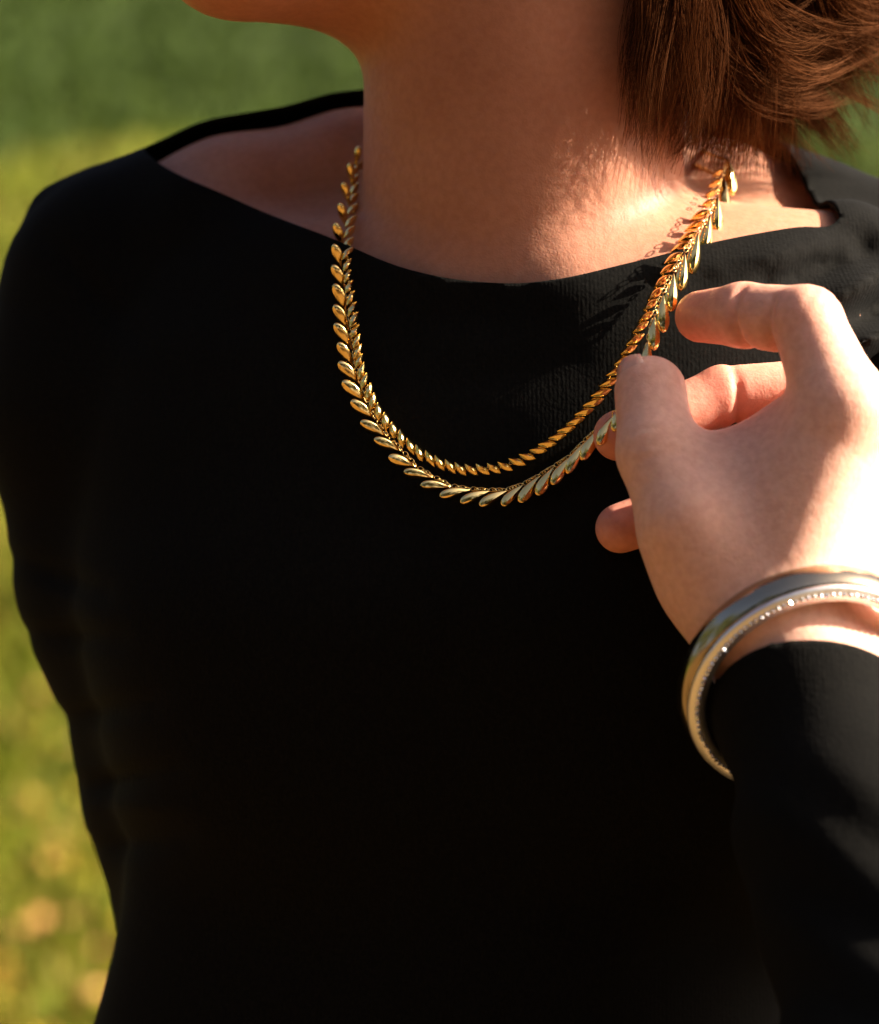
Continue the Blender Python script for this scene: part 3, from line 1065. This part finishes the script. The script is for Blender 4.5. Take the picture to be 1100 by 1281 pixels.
lay_necklace('necklace', 'longer gold necklace of large drop-shaped leaves, pinched between thumb and finger', BIG,
             lambda i, cx, cy: BIG_Y.get(i), .0060, BIG_ME, .0105, True)
lay_necklace('necklace', 'shorter gold necklace of small slim leaves lying just inside the larger one', SMALL,
             small_y, .0050, SMALL_ME, .0072, False)

# ------------------------------------------------------------------ bangle
bangle = link('bangle', None)
bc = Vector(V(1010, 854, -.124))
bangle.location = bc
tag(bangle, 'round metal bangle with a sparkling silver edge worn on the wrist', 'bangle')
n_ = Vector((.22, -.80, -.56)).normalized()        # towards the elbow
u_ = n_.cross(Vector((0, 0, 1))).normalized(); w_ = n_.cross(u_)
RB = .0380


def revolve(name, prof, mat, parent, seg=128):
    vv, ff = [], []
    m = len(prof)
    for i in range(seg):
        a = 2 * math.pi * i / seg
        d = u_ * math.cos(a) + w_ * math.sin(a)
        for r, h in prof:
            vv.append(d * r + n_ * h)
    for i in range(seg):
        for j in range(m):
            ff.append((i * m + j, i * m + (j + 1) % m, ((i + 1) % seg) * m + (j + 1) % m, ((i + 1) % seg) * m + j))
    me = bpy.data.meshes.new(name); me.from_pydata(vv, [], ff); me.update()
    bm = bmesh.new(); bm.from_mesh(me); bmesh.ops.recalc_face_normals(bm, faces=bm.faces); bm.to_mesh(me); bm.free()
    me.polygons.foreach_set('use_smooth', [True] * len(ff))
    me.materials.append(mat)
    return link(name, me, parent)


prof = [(RB - .0050, -.0085), (RB - .0050, .0028), (RB - .0022, .0034)]
for k in range(9):
    a = math.pi * (k / 8)
    prof.append((RB - .0016 + .0034 * math.sin(a), -.0026 + .0060 * math.cos(a)))
prof.append((RB - .0022, -.0090))
revolve('band', prof, GOLD_BAND, bangle)
revolve('rim', [(RB - .0050, .0030), (RB + .0006, .0032), (RB + .0002, .0044), (RB - .0046, .0044)], SILVER, bangle)
bm = bmesh.new()
bmesh.ops.create_icosphere(bm, subdivisions=1, radius=.00092)
cm = bpy.data.meshes.new('crystal'); bm.to_mesh(cm); bm.free()
CRY, cN, cL, cP = new_mat('crystal')
cP.inputs['Metallic'].default_value = .75
cn = noise(cN, cL, 900, 1)
cr = ramp(cN, cL, cn.outputs[0], [(.3, (.75, .82, .95)), (.5, (.95, .93, .9)), (.7, (.95, .82, .85))])
cL.new(cr.outputs[0], cP.inputs['Base Color'])
cP.inputs['Roughness'].default_value = .12
cm.materials.append(CRY)
NC = 120
for k in range(NC):
    a = 2 * math.pi * k / NC
    o = link('crystal', cm, bangle)
    o.location = (u_ * math.cos(a) + w_ * math.sin(a)) * (RB - .0021) + n_ * .0045
    o.rotation_euler = (random.random() * 6, random.random() * 6, random.random() * 6)

# ------------------------------------------------------------------ hair
def hair_material():
    m = bpy.data.materials.new('brown_hair'); m.use_nodes = True
    N, Lk = m.node_tree.nodes, m.node_tree.links
    N.remove(N['Principled BSDF'])
    info = N.new('ShaderNodeHairInfo')
    def tone(a, b):
        r = ramp(N, Lk, info.outputs['Random'], [(0.0, a), (1.0, b)])
        return r.outputs[0]
    refl = N.new('ShaderNodeBsdfHair'); refl.component = 'Reflection'
    refl.inputs['RoughnessU'].default_value = 0.28; refl.inputs['RoughnessV'].default_value = 0.7
    Lk.new(tone((.026, .009, .0035), (.17, .068, .029)), refl.inputs['Color'])
    tran = N.new('ShaderNodeBsdfHair'); tran.component = 'Transmission'
    tran.inputs['RoughnessU'].default_value = 0.35; tran.inputs['RoughnessV'].default_value = 0.9
    Lk.new(tone((.06, .014, .003), (.27, .075, .015)), tran.inputs['Color'])
    dif = N.new('ShaderNodeBsdfDiffuse')
    Lk.new(tone((.010, .004, .002), (.030, .012, .006)), dif.inputs['Color'])
    m1 = N.new('ShaderNodeMixShader'); m1.inputs[0].default_value = .40
    Lk.new(refl.outputs[0], m1.inputs[1]); Lk.new(tran.outputs[0], m1.inputs[2])
    m2 = N.new('ShaderNodeMixShader'); m2.inputs[0].default_value = .45
    Lk.new(m1.outputs[0], m2.inputs[1]); Lk.new(dif.outputs[0], m2.inputs[2])
    Lk.new(m2.outputs[0], N['Material Output'].inputs['Surface'])
    return m


NPT = 14
strands = []
def resample(g):
    g = np.array([V(*p) for p in g])
    s = np.concatenate([[0], np.cumsum(np.linalg.norm(np.diff(g, axis=0), axis=1))]); s /= s[-1]
    t = np.linspace(0, 1, NPT)
    return np.stack([smooth_interp(t, s, g[:, c]) for c in range(3)], 1)


def fan(guides, n, spread, curl=.0015, short=.35, per=34, lock=.0030):
    """locks of hair between neighbouring guides; every lock gathers towards its tip"""
    gs = [resample(g) for g in guides]
    t = np.linspace(0, 1, NPT)[:, None]
    base = np.linspace(0, 1, NPT)
    for _ in range(max(1, n // per)):
        f = rng.random() * (len(gs) - 1)
        i = min(int(f), len(gs) - 2)
        w = f - i
        g = gs[i] * (1 - w) + gs[i + 1] * w
        g = g + rng.normal(0, 1, 3) * spread * np.array([.7, 1, .7]) + rng.normal(0, 1, 3) * spread * (1.4 + 1.6 * rng.random() ** 3) * t ** 1.6
        fr, ph = 3 + 4 * rng.random(), rng.random() * 6.28
        g = g + curl * np.sin(t * fr + ph) * t * rng.normal(0, 1, 3)
        e0 = 1 - short * rng.random() ** 1.6
        for _k in range(per):
            o = rng.normal(0, 1, 3) * lock
            c = g + o * (1 - .72 * t ** 1.3) + rng.normal(0, 1, 3) * lock * .55 * t ** 2
            c = c + .0006 * np.sin(t * (6 + 6 * rng.random()) + rng.random() * 6.28) * rng.normal(0, 1, 3)
            tt = base * (e0 * (1 - .24 * rng.random() ** 2))
            strands.append(np.stack([np.interp(tt, base, c[:, q]) for q in range(3)], 1))


# side and nape, from the face side (left) round to the back (right)
NAPE = [[(850, -330, -.055), (836, -120, -.062), (820, 20, -.066), (804, 90, -.065), (812, 168, -.060)],
        [(890, -330, -.050), (872, -120, -.054), (856, 20, -.052), (848, 100, -.048), (832, 186, -.044)],
        [(930, -320, -.040), (910, -110, -.040), (892, 20, -.030), (884, 110, -.038), (858, 196, -.036)],
        [(960, -310, -.030), (945, -100, -.032), (925, 20, -.020), (916, 110, -.028), (896, 200, -.020)],
        [(1000, -300, -.015), (980, -100, -.018), (958, 20, -.006), (946, 110, -.016), (932, 204, -.008)],
        [(1030, -280, .0), (1015, -90, -.004), (988, 30, .008), (968, 110, -.002), (962, 204, .006)],
        [(1060, -260, .015), (1045, -80, .012), (1012, 40, .020), (984, 120, .012), (992, 196, .016)]]
fan(NAPE[:4], 3600, .0034, curl=.003, short=.35, per=30, lock=.0036)
fan(NAPE[2:6], 3000, .0026, curl=.003, short=.12, per=24, lock=.0030)
fan(NAPE[2:], 4200, .0034, curl=.003, short=.25, per=30, lock=.0034)
fan(NAPE, 7000, .0040, curl=.007, short=.55, per=26, lock=.0034)
# longer layers on top, swept to the right and turned out at the tips
fan([[(905, -190, -.040), (905, -60, -.046), (930, 30, -.040), (985, 66, -.026), (1050, 40, -.010)],
     [(890, -180, -.045), (885, -40, -.050), (910, 50, -.044), (970, 88, -.028), (1040, 74, -.008)],
     [(880, -170, -.048), (868, -20, -.050), (895, 72, -.042), (962, 108, -.022), (1036, 104, .002)]], 2600, .0045, curl=.006, short=.4, per=24, lock=.0026)
fan([[(1000, -180, -.010), (985, -40, -.022), (985, 50, -.016), (1020, 100, .002), (1052, 150, .014), (1066, 186, .020)],
     [(970, -170, -.020), (955, -30, -.030), (960, 70, -.020), (1000, 118, .000), (1036, 158, .014), (1060, 180, .022)],
     [(940, -160, -.028), (925, -20, -.036), (936, 88, -.024), (976, 132, -.004), (1014, 168, .010), (1040, 184, .018)]], 1900, .0036, curl=.005, short=.35, per=18, lock=.0020)
fan([[(1000, -220, -.010), (1010, -90, -.024), (1045, -10, -.020), (1095, 14, -.004), (1150, -10, .010)],
     [(985, -220, -.015), (990, -80, -.030), (1020, 20, -.024), (1070, 48, -.008), (1118, 22, .008)],
     [(1040, -220, .0), (1040, -80, -.010), (1050, 10, -.006), (1078, 60, .006), (1086, 96, .014)],
     [(1020, -220, .0), (1015, -70, -.014), (1020, 30, -.010), (1050, 82, .004), (1058, 124, .012)]], 3200, .0042, curl=.006, short=.4, per=20, lock=.0024)
# the inner mass behind them
fan([[(880, -250, .000), (890, -80, .000), (900, 40, .004), (905, 130, .010)], [(940, -250, .010), (950, -80, .010), (960, 40, .015), (955, 140, .022)],
     [(1000, -250, .030), (1010, -80, .030), (1020, 30, .035), (1010, 110, .040)], [(1060, -250, .040), (1080, -80, .040), (1085, 0, .040), (1060, 70, .040)],
     [(1110, -250, .045), (1130, -100, .045), (1130, -20, .040), (1095, 40, .040)]], 4200, .006, curl=.004, short=.35, per=40, lock=.006)
# wisps in front of the ear and loose hairs
fan([[(820, -100, -.052), (815, 20, -.050), (800, 110, -.046), (806, 176, -.042)],
     [(850, -100, -.050), (838, 30, -.046), (830, 120, -.036), (840, 190, -.032)]], 180, .0016, curl=.004, short=.2, per=16, lock=.0010)
fan([[(1020, 20, -.010), (1060, 80, .010), (1088, 120, .025), (1104, 160, .035)], [(1050, 10, .0), (1082, 66, .012), (1084, 100, .022), (1100, 110, .032)],
     [(980, 60, .0), (1020, 130, .012), (1064, 176, .024), (1098, 186, .034)]], 70, .005, curl=.006, short=.6, per=3, lock=.0015)
fan([[(900, 60, -.010), (870, 150, -.012), (835, 205, -.026), (800, 236, -.040)], [(930, 60, .0), (905, 150, .0), (885, 210, -.006), (862, 240, -.016)],
     [(980, 70, .01), (966, 150, .016), (960, 215, .018), (948, 240, .016)]], 200, .004, curl=.005, short=.6, per=5, lock=.0018)
# the rest of the head, above the frame
nroot = 3600
for _ in range(nroot):
    d = rng.normal(0, 1, 3); d /= np.linalg.norm(d)
    loc = np.array([d[0], d[1], d[2]])        # forward, side, up
    if loc[2] < -.25 or (loc[0] > .45 and loc[2] < .62) or (loc[0] > .2 and loc[2] < .1): continue
    p = HC + FW * (-.012 + .096 * loc[0]) + SD * (.076 * loc[1]) + UP * (.02 + .092 * loc[2])
    out = FW * loc[0] + SD * loc[1] + UP * loc[2]
    pts = [p]
    vel = out * .5 + UP * .2 - FW * .25
    for k in range(NPT - 1):
        vel = vel * .82 + (-UP * .42 - FW * .05 + out * .10) + rng.normal(0, .04, 3)
        q = pts[-1] + vel / np.linalg.norm(vel) * .0095
        rel = q - (HC - FW * .012 + UP * .02)
        lr = np.array([rel @ FW / .104, rel @ SD / .086, rel @ UP / .102])
        m_ = np.linalg.norm(lr)
        if m_ < 1: q = q + rel * (1 / m_ - 1)
        pts.append(q)
    strands.append(np.array(pts))

def falls_on_throat(c):
    s_ = K * (1 + c[:, 1]); px = 550 + c[:, 0] / s_; py = 640.5 - (c[:, 2] - ZC) / s_
    return bool((((px < 772) & (py > -40)) | (py > 226)).any())


strands = [c for c in strands if not falls_on_throat(c)]
hc = bpy.data.hair_curves.new('hair')
hc.add_curves([NPT] * len(strands))
P_ = np.concatenate(strands).astype(np.float32)
hc.attributes['position'].data.foreach_set('vector', P_.ravel())
ra = hc.attributes.get('radius') or hc.attributes.new('radius', 'FLOAT', 'POINT')
prof = np.interp(np.linspace(0, 1, NPT), [0, .6, 1], [1, .95, .25]) * .00012
ra.data.foreach_set('value', np.tile(prof, len(strands)).astype(np.float32))
hair = link('hair', hc, person)
hc.materials.append(hair_material())
